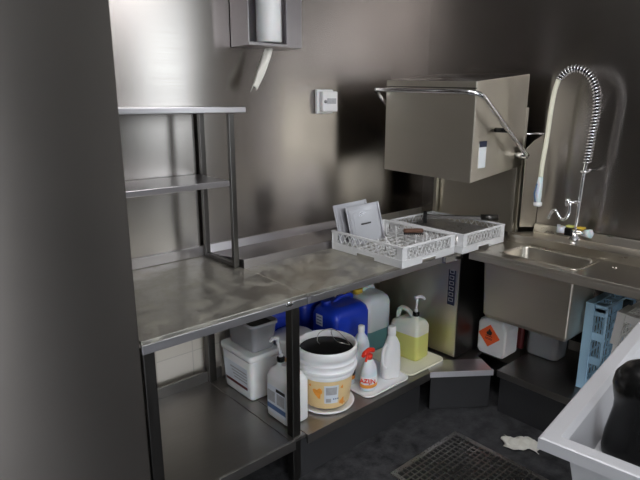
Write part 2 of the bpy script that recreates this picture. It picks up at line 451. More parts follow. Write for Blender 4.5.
t = thing('wall_control_box', 'small white plastic control box mounted on the steel back wall', 'control box', (2.112, 2.378, 1.652))
b = B(); box(b, -.062, .058, -.022, 0, -.066, .066); obj('back_box', b, 'white', t, .004)
b = B(); box(b, -.05, .062, -.058, -.0225, -.056, .056); obj('cover', b, 'white', t, .008, bseg=3)
b = B(); box(b, -.02, .045, -.0605, -.0582, -.012, .018); obj('switch_panel', b, 'labelgrey', t)
b = B(); lathe(b, [(.009,0),(.009,.006),(.0001,.0065)], seg=16); obj('knob', b, 'frame', t, loc=(-.034,-.058,.0), rot=(PI/2,0,0))

# ------------------------------------------------------------------ dishwasher
t = thing('hood_dishwasher', 'stainless hood dishwasher in the corner with its square hood raised', 'dishwasher', (2.41, 1.58, 0))
b = B(); box(b, .0, .60, .027, .60, .262, .875); obj('body', b, 'hood', t, .004)
b = B(); box(b, .002, .60, .022, .026, .262, .875)
obj('side_panel', b, 'leg', t)
b = B()   # control strip, slim and tall on the face towards the aisle
bar(b, (-.002, .070, .565), (-.002, .070, .765), .045, .003, up=(1,0,0)); cs = obj('control_strip', b, 'labelnavy', t)
b = B()
for k in range(6):
    z = .585 + k*.032
    for (ya, yb, za, zb) in ((.056,.084,z,z+.003),(.056,.084,z+.017,z+.020),(.056,.059,z,z+.02),(.081,.084,z,z+.02)):
        box(b, -.0048, -.0036, ya, yb, za, zb)
obj('control_symbols', b, 'labelgrey', cs)
b = B(); box(b, -.02, .57, -.015, .62, TZ-.022, TZ-.0155); obj('tank_top', b, 'sink', t, .001)
# hood: open box below
b = B()
z0, z1 = 1.246, 1.748
W, D = .51, .59
box(b, 0, .006, 0, D, z0, z1); box(b, W-.006, W, 0, D, z0, z1); box(b, .006, W-.006, 0, .006, z0, z1); box(b, .006, W-.006, D-.006, D, z0, z1)
box(b, .006, W-.006, .006, D-.006, z1-.006, z1, 1)
for v in b.verts: v.co.z += .1*v.co.x + .035*v.co.y
hood = obj('hood', b, ['hood', 'wall'], t, .004)
b = B(); box(b, -.001, .004, -.001, D+.001, z1-.035, z1-.03)
for v in b.verts: v.co.z += .1*v.co.x + .035*v.co.y
obj('hood_seam', b, 'leg', hood)
for y in (.01, .56):
    b = B(); box(b, .475, .503, y, y+.022, .8855, z0+.045); obj('guide_post', b, 'hood', t, .003)
b = B(); box(b, .512, .535, .0, .60, .90, 1.62); obj('rear_column', b, 'hood', t, .003)
b = B()
hp = bez([(.43, -.07, 1.365), (.30, -.07, 1.445), (.05, -.07, 1.615), (-.05, -.065, 1.68), (-.095, -.02, 1.695), (-.105, .06, 1.700), (-.105, .30, 1.707), (-.105, .53, 1.716), (-.085, .59, 1.716), (-.04, .617, 1.70), (.05, .617, 1.63), (.43, .617, 1.39)], 7)
tube(b, hp, .0125, 12); obj('handle', b, 'chrome', t)
for y in (-.07, .617):
    yy = 0 if y < 0 else D
    for px_, pz_, pr in ((.20, 1.508, .012), (.43, 1.365, .017)):
        b = B(); tube(b, [(px_, y, pz_), (px_, yy, pz_)], pr); obj('handle_bracket', b, 'black' if px_ < .3 else 'chrome', t)
b = B(); box(b, .060, .125, -.003, -.0006, 1.318, 1.44); st = obj('sticker', b, 'white2', t)
b = B(); box(b, .060, .125, -.0042, -.0031, 1.425, 1.455); obj('sticker_header', b, 'labelnavy', st)
b = B(); tube(b, [(.51, .03, 1.475), (.635, -.06, 1.475)], .006); obj('stay_rod', b, 'chrome', t)

# ------------------------------------------------------------------ sink table
t = thing('sink_table', 'stainless sink table along the right wall with a deep square basin', 'sink', (2.41, 1.0, 0))
ya, yb = -.55, .555
bx0, bx1, by0, by1 = .072, .305, .028, .415       # basin opening
b = B()
box(b, 0, bx0, ya, yb, TZ-.015, TZ-.002); box(b, bx1, .33, ya, yb, TZ-.015, TZ-.002)
box(b, bx0, bx1, ya, by0, TZ-.015, TZ-.002); box(b, bx0, bx1, by1, yb, TZ-.015, TZ-.002)
obj('sink_top', b, 'sink', t)
b = B(); box(b, -.003, .012, ya, yb, TZ-.05, TZ-.0165); box(b, -.003, .004, ya, yb, TZ-.0164, TZ-.001); obj('front_edge', b, 'apron', t, .002)
b = B()
prof = [(.33, TZ-.015), (.33, TZ+.042), (.345, TZ+.045), (.60, TZ+.012), (.615, TZ+.055), (.637, TZ+.055), (.637, TZ-.015)]
vs = [[b.verts.new((x, y, z)) for x, z in prof] for y in (ya, yb-.03)]
n = len(prof)
for i in range(n): b.faces.new((vs[0][i], vs[0][(i+1)%n], vs[1][(i+1)%n], vs[1][i]))
b.faces.new(vs[0][::-1]); b.faces.new(vs[1]); obj('rear_ledge', b, 'sink', t, .002)
cx, cy = (bx0+bx1)/2, (by0+by1)/2; bw, bd = bx1-bx0, by1-by0
b = B(); loft(b, [(bw-.06, bd-.06, .05, cx, cy, .70), (bw-.02, bd-.02, .045, cx, cy, .73), (bw-.006, bd-.006, .04, cx, cy, TZ-.012), (bw+.004, bd+.004, .03, cx, cy, TZ+.0005), (bw+.03, bd+.03, .035, cx, cy, TZ-.0005)], caps=(True, False))
lathe(b, [(.03,.702),(.03,.704),(.001,.705)], (cx, cy, 0), 24)
o = obj('basin', b, 'sink', t); md = o.modifiers.new('thick', 'SOLIDIFY'); md.thickness = .0015
b = B(); loft(b, [(.24, .435, .012, .19, .258, .530), (.255, .455, .012, .188, .260, .55), (.27, .475, .012, .187, .262, TZ-.051)], smooth=False, caps=(True, False)); obj('basin_apron', b, 'apron', t, .002)
b = B(); tube(b, [(.18,.2,.534),(.18,.2,.50),(.3,.2,.485),(.6,.2,.485)], .025); obj('waste_pipe', b, 'greytub', t)
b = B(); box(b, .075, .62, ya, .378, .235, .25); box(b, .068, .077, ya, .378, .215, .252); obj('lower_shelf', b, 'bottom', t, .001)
b = B(); box(b, .095, .11, ya, .37, .0, .215); obj('plinth', b, 'plinth', t)
b = B(); box(b, .02, .06, ya+.01, ya+.05, 0, TZ-.05); obj('leg', b, 'leg', t)
b = B(); box(b, .58, .62, .25, .29, .25, TZ-.02); obj('leg', b, 'leg', t)
b = B()
for p in ((.235, -.07, .001), (.243, -.08, .001), (.23, -.085, .001)):
    lathe(b, [(.004,0),(.003,.003),(.0003,.004)], (p[0], p[1], TZ-.002), 8)
obj('food_scrap', b, 'cream', t)
# splash panel between dishwasher and sink
b = B()
pts = [(2.865, .958), (3.045, .93), (3.045, 1.47), (2.945, 1.44), (2.865, 1.40)]
v0 = [b.verts.new((x, 1.530, z)) for x, z in pts]; v1 = [b.verts.new((x, 1.536, z)) for x, z in pts]
for i in range(5): b.faces.new((v0[i], v0[(i+1)%5], v1[(i+1)%5], v1[i]))
b.faces.new(v0); b.faces.new(v1[::-1])
tag(obj('splash_panel', b, 'hood', bevel=.001), 'narrow upright steel splash panel between the dishwasher and the sink', 'panel')

# ------------------------------------------------------------------ pre-rinse spray
t = thing('rinse_spray_tap', 'chrome spring-hose rinse tap standing on the sink ledge', 'tap', (2.90, 1.232, TZ+.032))
def L_(p): return (p[0]-2.90, p[1]-1.232, p[2]-TZ-.032)
b = B(); lathe(b, [(.03,0),(.03,.008),(.018,.02),(.016,.05)], seg=24); tube(b, [(0,.06,.045),(0,-.06,.045)], .014); obj('mixer_body', b, 'chrome', t)
for s, c in ((1, 'yellow'), (-1, 'amber')):
    b = B(); tube(b, [(0,s*.055,.045),(-.012,s*.085,.05)], [.02,.022], 14); tube(b,[(-.012,s*.085,.028),(-.012,s*.085,.072)], .01, 8)
    kn = obj('knob', b, 'milky', t)
    b = B(); box(b, -.012, .02, s*.03-.018, s*.03+.018, .064, .074); obj('knob_cap', b, c, kn, .002)
b = B(); box(b, -.02, .015, .012, .05, .02, .06); obj('valve_block', b, 'black', t, .003)
riser = [L_((2.90,1.232,.95)), L_((2.90,1.228,1.10)), L_((2.90,1.222,1.28)), L_((2.90,1.214,1.36))]
b = B(); tube(b, bez(riser, 5), .0085, 12); obj('riser_pipe', b, 'chrome', t)
arc = bez([L_(p) for p in ((2.90,1.213,1.34),(2.90,1.203,1.50),(2.90,1.198,1.62),(2.90,1.215,1.72),(2.90,1.262,1.79),(2.90,1.325,1.815),(2.90,1.375,1.80),(2.90,1.408,1.765))], 40)
b = B(); tube(b, arc[::8], .009, 10); obj('inner_hose', b, 'black', t)
fr = sweep_frames(arc); turns = 40; hel = []
L = [0]
for i in range(1, len(fr)): L.append(L[-1] + (fr[i][0]-fr[i-1][0]).length)
NN = turns*9; j = 0
for k in range(NN+1):
    s = L[-1]*k/NN
    while j < len(L)-2 and L[j+1] < s: j += 1
    u = (s-L[j])/max(1e-9, L[j+1]-L[j]); p = fr[j][0].lerp(fr[j+1][0], u); a = 2*PI*turns*k/NN
    hel.append(p + (fr[j][1]*math.cos(a)+fr[j][2]*math.sin(a))*.0185)
b = B(); tube(b, hel, .0042, 6); obj('spring_coil', b, 'chrome', t)
b = B(); tube(b, bez([L_(p) for p in ((2.90,1.408,1.765),(2.90,1.424,1.70),(2.90,1.433,1.60),(2.90,1.440,1.45),(2.89,1.446,1.32),(2.89,1.448,1.25))], 8), [.0125]*41, 12); obj('hose', b, 'tray', t)
b = B(); tube(b, [L_(p) for p in ((2.89,1.448,1.25),(2.885,1.447,1.20),(2.88,1.445,1.135),(2.88,1.445,1.10))], [.013,.017,.017,.013], 14); sg = obj('spray_handle', b, 'milky', t)
b = B(); lathe(b, [(.012,.03),(.014,.012),(.023,.01),(.023,-.008),(.018,-.012)], L_((2.88,1.445,1.10)), 20); obj('spray_head', b, 'white2', sg)
b = B(); tube(b, [L_(p) for p in ((2.865,1.452,1.215),(2.855,1.458,1.16),(2.865,1.452,1.105))], .0035); obj('trigger', b, 'labelblue', sg)
b = B(); tube(b, [L_((2.90,1.222,1.30)), L_((3.045,1.222,1.30))], .007); lathe(b, [(.02,-.006),(.022,0),(.02,.006)], L_((2.90,1.22,1.30)), 20)
o = obj('wall_bracket', b, 'chrome', t)
b = B(); tube(b, [L_((2.90,1.226,1.14)), L_((2.87,1.262,1.135)), L_((2.87,1.285,1.14))], .009, 10); lathe(b,[(.013,-.02),(.015,0),(.013,.02)], L_((2.87,1.275,1.135)), 12)
tube(b, bez([L_(p) for p in ((2.87,1.262,1.13),(2.87,1.262,1.08),(2.86,1.275,1.045),(2.86,1.302,1.045),(2.85,1.328,1.085),(2.85,1.348,1.07),(2.85,1.362,1.035))], 6), .0095, 10)
obj('swivel_spout', b, 'chrome', t)

# ------------------------------------------------------------------ dish racks
def make_rack(t, w, d, h, mat, pegs=False, style='lattice', notch=True):
    """rack centred on x,y, base at z 0; four sides, floor grid"""
    def side(L, along, off, sgn):
        b = B()
        def P(u, z):  # u along the side
            return (u, off, z) if along == 'x' else (off, u, z)
        def bb(u0, u1, za, zb, th=.006):
            if along == 'x': box(b, u0, u1, off-th/2, off+th/2, za, zb)
            else: box(b, off-th/2, off+th/2, u0, u1, za, zb)
        hl = L/2
        zb = h*(.38 if style == 'lattice' else .42)
        if notch:
            bb(-hl, -L*.13, 0, zb); bb(L*.13, hl, 0, zb); bb(-L*.13, L*.13, h*.18, zb); bb(-L*.135, L*.135, h*.16, h*.2, .014)
        else: bb(-hl, hl, 0, zb)
        bb(-hl, hl, h*.90, h, .012); bb(-hl, hl, zb-.004, zb, .012)
        bb(-hl, -hl+.035, zb, h*.9); bb(hl-.035, hl, zb, h*.9)
        up = (0,1,0) if along == 'x' else (1,0,0)
        if style == 'lattice':
            n = 11; du = (L-.07)/n; z0_, z1_ = zb, h*.92
            for k in range(n):
                u = -hl+.035+k*du
                bar(b, P(u, z0_), P(u+du, z1_), .0038, .004, up); bar(b, P(u+du, z0_), P(u, z1_), .0038, .0038, up)
        else:
            n = 3; gap = (L-.07)/n
            for k in range(n+1):
                u = -hl+.035+k*gap; bb(u-.020, u+.020, zb, h*.9)
        return obj('side_wall', b, mat, t, .0015)
    side(w, 'x', -d/2+.006, -1); side(w, 'x', d/2-.006, 1); side(d-.012, 'y', -w/2+.006, -1); side(d-.012, 'y', w/2-.006, 1)
    b = B(); n = 10
    for k in range(1, n):
        x = -w/2 + w*k/n; box(b, x-.003, x+.003, -d/2+.01, d/2-.01, h*.20, h*.27)
        y = -d/2 + d*k/n; box(b, -w/2+.01, w/2-.01, y-.003, y+.003, h*.201, h*.265)
    obj('base_grid', b, mat, t)
    if pegs:
        b = B()
        for i in range(1, 7):
            for j in range(1, 7):
                x = -w/2+w*i/7; y = -d/2+d*j/7
                if (x < .10 and y > .02) or (abs(x-.055) < .09 and abs(y+.07) < .045): continue
                tube(b, [(x, y, h*.26), (x, y, h*.93)], [.006, .003], 6)
        o = obj('plate_pegs', b, mat, t); o['kind'] = 'stuff'
t = thing('dish_rack', 'white square dish rack with pegs holding two steel lids', 'dish rack', (2.078, 1.800, TZ+.001))
make_rack(t, .408, .485, .102, 'rack', True)
t = thing('dish_rack', 'white square dish rack before the dishwasher, a squeegee lying across it', 'dish rack', (2.489, 1.765, TZ+.002))
make_rack(t, .388, .495, .102, 'rack')

# things in the racks
def lid(loc, rz, label, w=.195, hgt=.200):
    t = thing('pan_lid', label, 'lid', loc, (math.radians(-14), math.radians(-6), rz))
    b = B()
    loft(b, [(w, .003, .001, 0, 0, 0), (w, .003, .001, 0, 0, hgt)], smooth=False)
    # dished centre
    box(b, -w/2, w/2, -.010, -.0035, 0, .006); box(b, -w/2, w/2, -.010, -.0035, hgt-.006, hgt)
    box(b, -w/2, -w/2+.006, -.010, -.0035, .006, hgt-.006); box(b, w/2-.006, w/2, -.010, -.0035, .006, hgt-.006)
    loft(b, [(w-.03, .004, .001, 0, -.004, .018), (w-.03, .004, .001, 0, -.004, hgt-.018)], smooth=False); box(b, -w/2+.034, w/2-.034, -.0095, -.006, .037, hgt-.037)
    obj('plate', b, 'lidsteel', t, .001)
    b = B(); tube(b, bez([(-.025,-.006,hgt*.5),(-.02,-.02,hgt*.5),(.02,-.02,hgt*.5),(.025,-.006,hgt*.5)],4), .004, 8); obj('grip', b, 'leg', t)
lid((2.012, 1.905, TZ+.040), math.radians(-16), 'front one of two rectangular steel lids leaning in the rack')
lid((1.974, 1.958, TZ+.048), math.radians(-16), 'rear steel lid mostly hidden behind the front lid')

t = thing('scrubbing_brush', 'small brown scrubbing brush lying on the rack pegs', 'brush', (2.165, 1.735, TZ+.088), (0, 0, math.radians(-38)))
b = B(); loft(b, [(.10,.03,.012,0,0,.012),(.104,.034,.014,0,0,.018),(.10,.03,.012,0,0,.028)]); obj('back', b, 'brush', t)
b = B()
for i in range(10):
    for j in range(3):
        x = -.043+i*.0095; y = -.009+j*.009; tube(b, [(x, y, .0125), (x*1.08, y*1.3, 0)], .003, 5)
obj('bristles', b, 'ink', t)
t = thing('baking_pan', 'shallow upturned steel pan lying inside the rear dish rack', 'pan', (2.489, 1.77, TZ+.030))
b = B(); loft(b, [(.33,.42,.02,0,0,0),(.33,.42,.02,0,0,.003),(.31,.40,.03,0,0,.006),(.29,.38,.03,0,0,.045),(.28,.37,.03,0,0,.05)]); obj('pan', b, 'steel', t)
t = thing('squeegee', 'long steel bar squeegee with dark end blocks lying across the rear rack', 'squeegee', (2.575, 1.735, TZ+.113), (0, 0, math.radians(-49.5)))
b = B(); box(b, -.19, .15, -.014, .014, 0, .018); obj('blade_bar', b, 'leg', t, .002)
b = B(); box(b, -.205, -.185, -.022, .022, -.027, .035); obj('end_block', b, 'black', t, .003)
b = B(); tube(b, [(.11,0,.012),(.205,0,.012)], .017, 16); obj('grip', b, 'leg', t)

# racks stored upright under the sink
def stored(name, label, loc, rot, mat, style):
    t = thing(name, label, 'dish rack', loc, rot)
    make_rack(t, .37, .46, .10, mat, False, style, notch=(style=='lattice'))
    return t
def upright(x, y, z, ang):
    # rack lying on its side: base plane vertical, opening towards +Y
    return Matrix.Translation((x, y, z)) @ Matrix.Rotation(ang, 4, 'X')
t = thing('dish_rack', 'pale blue dish rack standing on edge under the sink table', 'dish rack')
make_rack(t, .37, .46, .105, 'rackblue', False, 'windows', notch=False)
t.matrix_world = upright(2.80, 1.020, .253+.23, PI/2) @ Matrix.Rotation(0, 4, 'Z')
t = thing('dish_rack', 'off-white lattice dish rack standing on edge behind the pale blue one', 'dish rack')
make_rack(t, .36, .45, .10, 'rackgrey', False, 'lattice')
t.matrix_world = upright(2.765, .885, .2525+.24, PI/2 + math.radians(5))

# ------------------------------------------------------------------ bottles and tubs under the worktop
SZ = .2515
def pump_top(b_cap, b_pump, x, y, z, head=(.05, 0), tilt=(0,0)):
    lathe(b_cap, [(.017,0),(.0185,.002),(.0185,.02),(.012,.024)], (x,y,z), 20)
    tx, ty = tilt
    tube(b_pump, [(x,y,z+.024),(x,y,z+.036)], .011, 12)
    tube(b_pump, [(x,y,z+.034),(x+tx,y+ty,z+.10)], .0065, 10)
    hx_, hy_ = head
    tube(b_pump, bez([(x+tx-hx_*.3,y+ty-hy_*.3,z+.104),(x+tx+hx_*.2,y+ty+hy_*.2,z+.108),(x+tx+hx_*.7,y+ty+hy_*.7,z+.103),(x+tx+hx_,y+ty+hy_,z+.088)],4), [.009]*4+[.010]*4+[.0075]*4+[.005], 10)

def jug_body(b, w, d, h, nx, ny, mats=None, fill=None):
    """w in x, d in y, neck at nx,ny"""
    secs = [(w-.012, d-.012, .02, 0, 0, 0), (w, d, .022, 0, 0, .008)]
    m1 = 0
    if fill: secs[0] = secs[0]+(1,); secs[1] = secs[1]+(1,); secs.append((w, d, .022, 0, 0, fill))
    secs += [(w, d, .022, 0, 0, h*.80), (w-.008, d-.01, .024, 0, 0, h*.86), (w*.80, d*.80, .03, nx*.3, ny*.3, h*.93), (w*.52, d*.40, .028, nx*.75, ny*.75, h*.975), (.036, .036, .0179, nx, ny, h), (.034, .034, .0169, nx, ny, h+.012)]
    loft(b, secs)

# left pump jug
t = thing('pump_jug', 'white jug with black collar and pump, behind the worktop leg', 'jug', (1.36, 1.772, SZ+.002))
b = B(); jug_body(b, .125, .165, .245, 0, .045); obj('body', b, 'white', t)
b = B(); c = B(); pump_top(b, c, 0, .045, .257, (-.022, .022), (-.006, .018)); obj('collar', b, 'black', t); obj('pump', c, 'white2', t)
b = B(); tube(b, bez([(0,-.055,.205),(0,-.045,.245),(0,-.01,.262),(0,.03,.245)],5), .010, 8); obj('handle', b, 'white', t)
b = B(); box(b, -.0640, -.0628, -.068, .066, .03, .165); lb = obj('label', b, 'paperlabel', t)
b = B(); box(b, -.0650, -.0642, -.068, .066, .048, .072); obj('label_band', b, 'labelblue', lb)
b = B(); box(b, -.0650, -.0642, -.064, .0, .145, .160); obj('label_heading', b, 'ink', lb)
b = B(); box(b, -.0650, -.0642, -.060, -.005, .085, .138); box(b, -.0650, -.0642, .008, .06, .085, .138); obj('label_print', b, 'labelgrey', lb)
b = B(); 
for k in range(3): lathe(b, [(.006,0),(.006,.001)], (0,0,0), 4)
b.free()

# white tub and grey container
t = thing('square_tub', 'large square white tub with printed label under the left worktop', 'tub', (1.382, 2.10, SZ+.002))
b = B(); loft(b, [(.15,.235,.02,0,0,0),(.155,.24,.02,0,0,.01),(.172,.262,.022,0,0,.205)]); obj('body', b, 'white', t)
b = B(); loft(b, [(.180,.270,.022,0,0,.2052),(.184,.274,.022,0,0,.215),(.184,.274,.022,0,0,.232),(.172,.262,.02,0,0,.236)]); obj('lid', b, 'white', t)
b = B()
quad(b, [(-.0795,-.095,.04),(-.0795,.105,.04),(-.0862,.108,.16),(-.0862,-.10,.16)]); o = obj('label', b, 'paperlabel', t); md = o.modifiers.new('t','SOLIDIFY'); md.thickness = .0008
for k, (za, zb, m_) in enumerate(((.145,.158,'ink'),(.128,.136,'labelgrey'),(.112,.119,'labelgrey'),(.096,.103,'labelgrey'),(.080,.087,'labelgrey'),(.045,.06,'darkred'))):
    b = B(); f = lambda z: -.0805-.0052*(z-.04)/.12-.001
    ye = .10 if k in (0,5) else (.06 - .01*k)
    quad(b, [(f(za),-.092,za),(f(za),ye,za),(f(zb),ye,zb),(f(zb),-.092,zb)]); q = obj('label_print', b, m_, o)
t = thing('food_container', 'grey translucent container with dark contents stacked on the white tub', 'container', (1.395, 2.10, SZ+.2385))
b = B(); loft(b, [(.125,.205,.02,0,0,0),(.13,.21,.02,0,0,.008),(.145,.235,.022,0,0,.125),(.158,.248,.024,0,0,.127),(.158,.248,.024,0,0,.142),(.146,.236,.022,0,0,.1425),(.138,.226,.02,0,0,.12)], caps=(True,False)); obj('body', b, 'greytub', t)
b = B(); loft(b, [(.136,.224,.02,0,0,.118),(.136,.224,.02,0,0,.124)]); obj('contents', b, 'liquid', t)

# white bucket behind
t = thing('bucket', 'white bucket with yellow print standing behind the open one', 'bucket', (1.585, 2.005, SZ))
b = B(); lathe(b, [(.082,0),(.092,.17),(.092,.172)], seg=36, mi=1); lathe(b, [(.092,.1722),(.097,.175),(.099,.235),(.102,.24),(.102,.262),(.095,.268),(.02,.27)], seg=36); obj('body', b, ['white', 'tan'], t)

# main bucket
t = thing('bucket', 'open white bucket of black liquid with tan printed label and wire handle', 'bucket', (1.583, 1.757, SZ))
BK = t
b = B(); lathe(b, [(.100,.016),(.105,.022),(.121,.145),(.121,.150)], seg=56); obj('body', b, 'tan', t)
b = B(); lathe(b, [(.119,.148),(.127,.1485),(.1275,.150),(.1275,.160),(.1265,.161),(.1255,.1615),(.1255,.170),(.126,.1705),(.137,.171),(.138,.172),(.1385,.184),(.1375,.186),(.131,.1865),(.130,.187),(.1295,.205),(.130,.2055),(.133,.206),(.1335,.207),(.1335,.212),(.133,.213),(.1305,.2135),(.131,.2345),(.1355,.235),(.1365,.236),(.138,.264),(.136,.269),(.132,.270),(.127,.268),(.124,.24),(.122,.16)], seg=56, caps=(False, False)); obj('collar', b, 'white2', t)
b = B(); lathe(b, [(.1215,.235),(.1215,.243)], seg=56); obj('black_liquid', b, 'liquid', t)
b = B(); wp = bez([(.088,-.06,.25),(.095,-.02,.265),(.09,.03,.285),(.06,.06,.292),(.01,.06,.286),(-.01,.05,.262),(0,.045,.2445)], 6); tube(b, wp, .0018, 6)
wp = bez([(.088,-.06,.25),(.06,-.06,.262),(.035,-.03,.272),(.05,.02,.283),(.075,.05,.29)], 6); tube(b, wp, .0015, 6); obj('wire_handle', b, 'wire', t)
# printed patches on the curved body
def patch(cx_ang, wa, z0_, z1_, mat, off=.0008, shape='rect', par=t, name='label'):
    b = B(); n = 10
    R = lambda z: .105+(.121-.105)*(z-.022)/(.145-.022)+off
    if shape == 'rect':
        rows = []
        for z in (z0_, z1_):
            rows.append([b.verts.new((R(z)*math.cos(cx_ang+wa*(k/n-.5)), R(z)*math.sin(cx_ang+wa*(k/n-.5)), z)) for k in range(n+1)])
        for k in range(n): b.faces.new((rows[0][k], rows[0][k+1], rows[1][k+1], rows[1][k]))
    else:
        c0 = b.verts.new((R((z0_+z1_)/2)*math.cos(cx_ang), R((z0_+z1_)/2)*math.sin(cx_ang), (z0_+z1_)/2)); ring = []
        for k in range(16):
            a = 2*PI*k/16; rr = 1+.28*math.sin(3*a+cx_ang*5)+.12*math.cos(5*a); z = (z0_+z1_)/2+(z1_-z0_)/2*rr*math.sin(a); an = cx_ang+wa/2*rr*math.cos(a)
            ring.append(b.verts.new((R(z)*math.cos(an), R(z)*math.sin(an), z)))
        for k in range(16): b.faces.new((c0, ring[k], ring[(k+1)%16]))
    o = obj(name, b, mat, par); md = o.modifiers.new('t','SOLIDIFY'); md.thickness = .0005; md.offset = 1
    return o
FA = math.atan2(-1.752, -1.578)        # towards the aisle
lb = patch(FA+.20, .55, .045, .128, 'paperlabel')
patch(FA+.09, .20, .05, .068, 'labelgrey', .0016, par=lb, name='label_code')
for k in range(3): patch(FA+.30+k*.085, .05, .062, .068, 'labelblue', .0016, par=lb, name='label_mark')
patch(FA+.20, .42, .085, .120, 'labelgrey', .0014, par=lb, name='label_text')
patch(FA-.32, .34, .072, .115, 'cheese', .0012, 'blob', name='printed_morsel'); patch(FA+.68, .22, .030, .060, 'cheese', .0012, 'blob', name='printed_morsel')
patch(FA-.62, .09, .118, .128, 'cheese', .0012, 'blob', name='printed_morsel'); patch(FA+.62, .10, .108, .122, 'cheese', .0012, 'blob', name='printed_morsel')
patch(FA+.82, .06, .03, .04, 'cheese', .0012, 'blob', name='printed_morsel')
BK.scale = (1.06, 1.06, 1.14)
b = B(); lathe(b, [(.120,.0),(.131,.004),(.136,.013),(.131,.015),(.122,.009),(.01,.009)], (1.583,1.757,SZ), 56)
tag(obj('plastic_plate', b, 'white2'), 'round white plastic plate under the open bucket like a saucer', 'plate')

# blue canisters
def jerrycan(name, label, loc, w, d, h, mat, capmat, rz=0, neck=(-.05, 0), fill=None, ribs=True, cat='jerrycan'):
    t = thing(name, label, cat, loc, (0, 0, rz))
    b = B()
    secs = [(w-.02, d-.02, .03, 0, 0, 0)+((1,) if fill else ()), (w, d, .035, 0, 0, .012)+((1,) if fill else ())]
    if fill: secs.append((w, d, .035, 0, 0, fill))
    secs += [(w, d, .035, 0, 0, h*.82), (w-.012, d-.012, .04, 0, 0, h*.90), (w-.05, d-.05, .04, 0, 0, h*.96), (w-.10, d-.09, .04, 0, 0, h*.975)]
    loft(b, secs); obj('body', b, [mat, 'teal' if fill else mat], t)
    b = B(); nx, ny = neck
    lathe(b, [(.026,h*.95),(.026,h*.97),(.029,h*.975),(.029,h*1.035),(.024,h*1.04)], (nx, ny, 0), 20); obj('cap', b, capmat, t)
    if ribs:
        b = B(); tube(b, bez([(-nx*1.4,ny,h*.95),(-nx*1.2,ny,h*1.01),(-nx*.2,ny,h*1.015),(nx*.3,ny,h*.955)],5), .011, 10); obj('handle', b, mat, t)
    return t
jerrycan('jerrycan', 'deep blue jerrycan against the back wall, left of its twin', (1.60, 2.205, SZ), .24, .17, .375, 'bluedark', 'black', 0, (-.07, 0))
jerrycan('jerrycan', 'deep blue jerrycan against the back wall behind the bright blue one', (1.90, 2.225, SZ), .26, .14, .365, 'bluedark', 'black', 0, (-.08, 0))
t = jerrycan('jerrycan', 'bright blue jerrycan with small white sticker behind the open bucket', (1.925, 2.02, SZ), .265, .20, .355, 'blue', 'bluedark', 0, (-.08, .03))
b = B(); box(b, -.1345, -.1330, .0, .05, .24, .30); st = obj('sticker', b, 'paperlabel', t)
b = B()
for k in range(3): box(b, -.1355, -.1347, .005, .045, .25+k*.017, .255+k*.017)
obj('sticker_print', b, 'labelblue', st)
t = jerrycan('jerrycan', 'milky translucent jerrycan with teal liquid beside the bright blue one', (2.18, 2.06, SZ), .20, .20, .345, 'milky', 'amber', 0, (-.055, .03), fill=.13)
# crumpled clear bag
b = B()
bmesh.ops.create_icosphere(b, subdivisions=3, radius=.05)
for v in b.verts:
    n = 1+.25*math.sin(v.co.x*120+v.co.y*50)+.2*math.cos(v.co.z*130-v.co.x*60)
    v.co = Vector((v.co.x*1.1*n, v.co.y*.9*n, v.co.z*.42*n))
tag(obj('plastic_bag', b, 'milky', loc=(2.05, 2.16, SZ+.385)), 'crumpled pale plastic bag on top of the jerrycans under the dish table', 'bag')
b = B(); loft(b, [(.07,.05,.01,0,0,0),(.075,.055,.012,0,0,.01),(.072,.052,.012,0,0,.028),(.06,.042,.01,0,0,.032)])
tag(obj('sponge', b, 'amber', loc=(2.0, 2.075, SZ+.372), rot=(0,0,.3)), 'yellow sponge lying on top of the bright blue jerrycan', 'sponge')

# white card
b = B(); box(b, 1.475, 1.535, 1.905, 1.908, SZ, SZ+.30)
tag(obj('white_card', b, 'white', bevel=.0005), 'upright white card sheet between the two buckets', 'card')

# trays under bottles
def tray(x0, x1, y0, y1, z, label, mat, rz=0):
    b = B(); w, d = x1-x0, y1-y0
    loft(b, [(w-.02,d-.02,.03,0,0,0),(w,d,.035,0,0,.004),(w,d,.035,0,0,.013),(w-.008,d-.008,.033,0,0,.0135),(w-.02,d-.02,.03,0,0,.008),(w-.05,d-.05,.03,0,0,.0078)])
    return tag(obj('serving_tray', b, mat, loc=((x0+x1)/2, (y0+y1)/2, z), rot=(0,0,rz)), label, 'tray')
tray(1.735, 2.055, 1.622, 1.905, SZ, 'white tray under the red trigger spray bottle', 'white2')
tray(2.063, 2.365, 1.630, 1.955, SZ, 'cream tray under the yellow pump jug', 'tray')
BZ = SZ+.0145

# spray bottle
t = thing('spray_bottle', 'clear spray bottle with red trigger and red lettering on the white tray', 'bottle', (1.812, 1.695, BZ-.005))
b = B(); lathe(b, [(.042,0),(.046,.006),(.047,.02),(.046,.09),(.042,.115),(.028,.145),(.016,.158),(.0145,.172)], seg=32, sx=1, sy=.8); obj('body', b, 'milky', t)
b = B(); lathe(b, [(.047,.012),(.0478,.012),(.0476,.075),(.0465,.075)], seg=32, sx=1, sy=.8, caps=(False,False)); lb = obj('label', b, 'white2', t)
b = B(); lathe(b, [(.0480,.018),(.0483,.018),(.0482,.036),(.0479,.036)], seg=32, sx=1, sy=.8, caps=(False,False)); obj('label_band', b, 'cheese', lb)
xd = Vector((.68,-.73,0)).normalized(); nrm = Vector((-.73,-.68,0)).normalized()
text_mesh('label_lettering', 'AZIJN', .030, 'red', lb, face_mat((nrm.x*.052, nrm.y*.044, .060), xd, (0,0,1)), .0015, .0006)
b = B(); lathe(b, [(.017,.160),(.018,.180),(.012,.184)], seg=20)
tube(b, bez([(.028,0,.196),(.0,0,.204),(-.035,-.01,.205),(-.05,-.014,.198)],4), .013, 10)
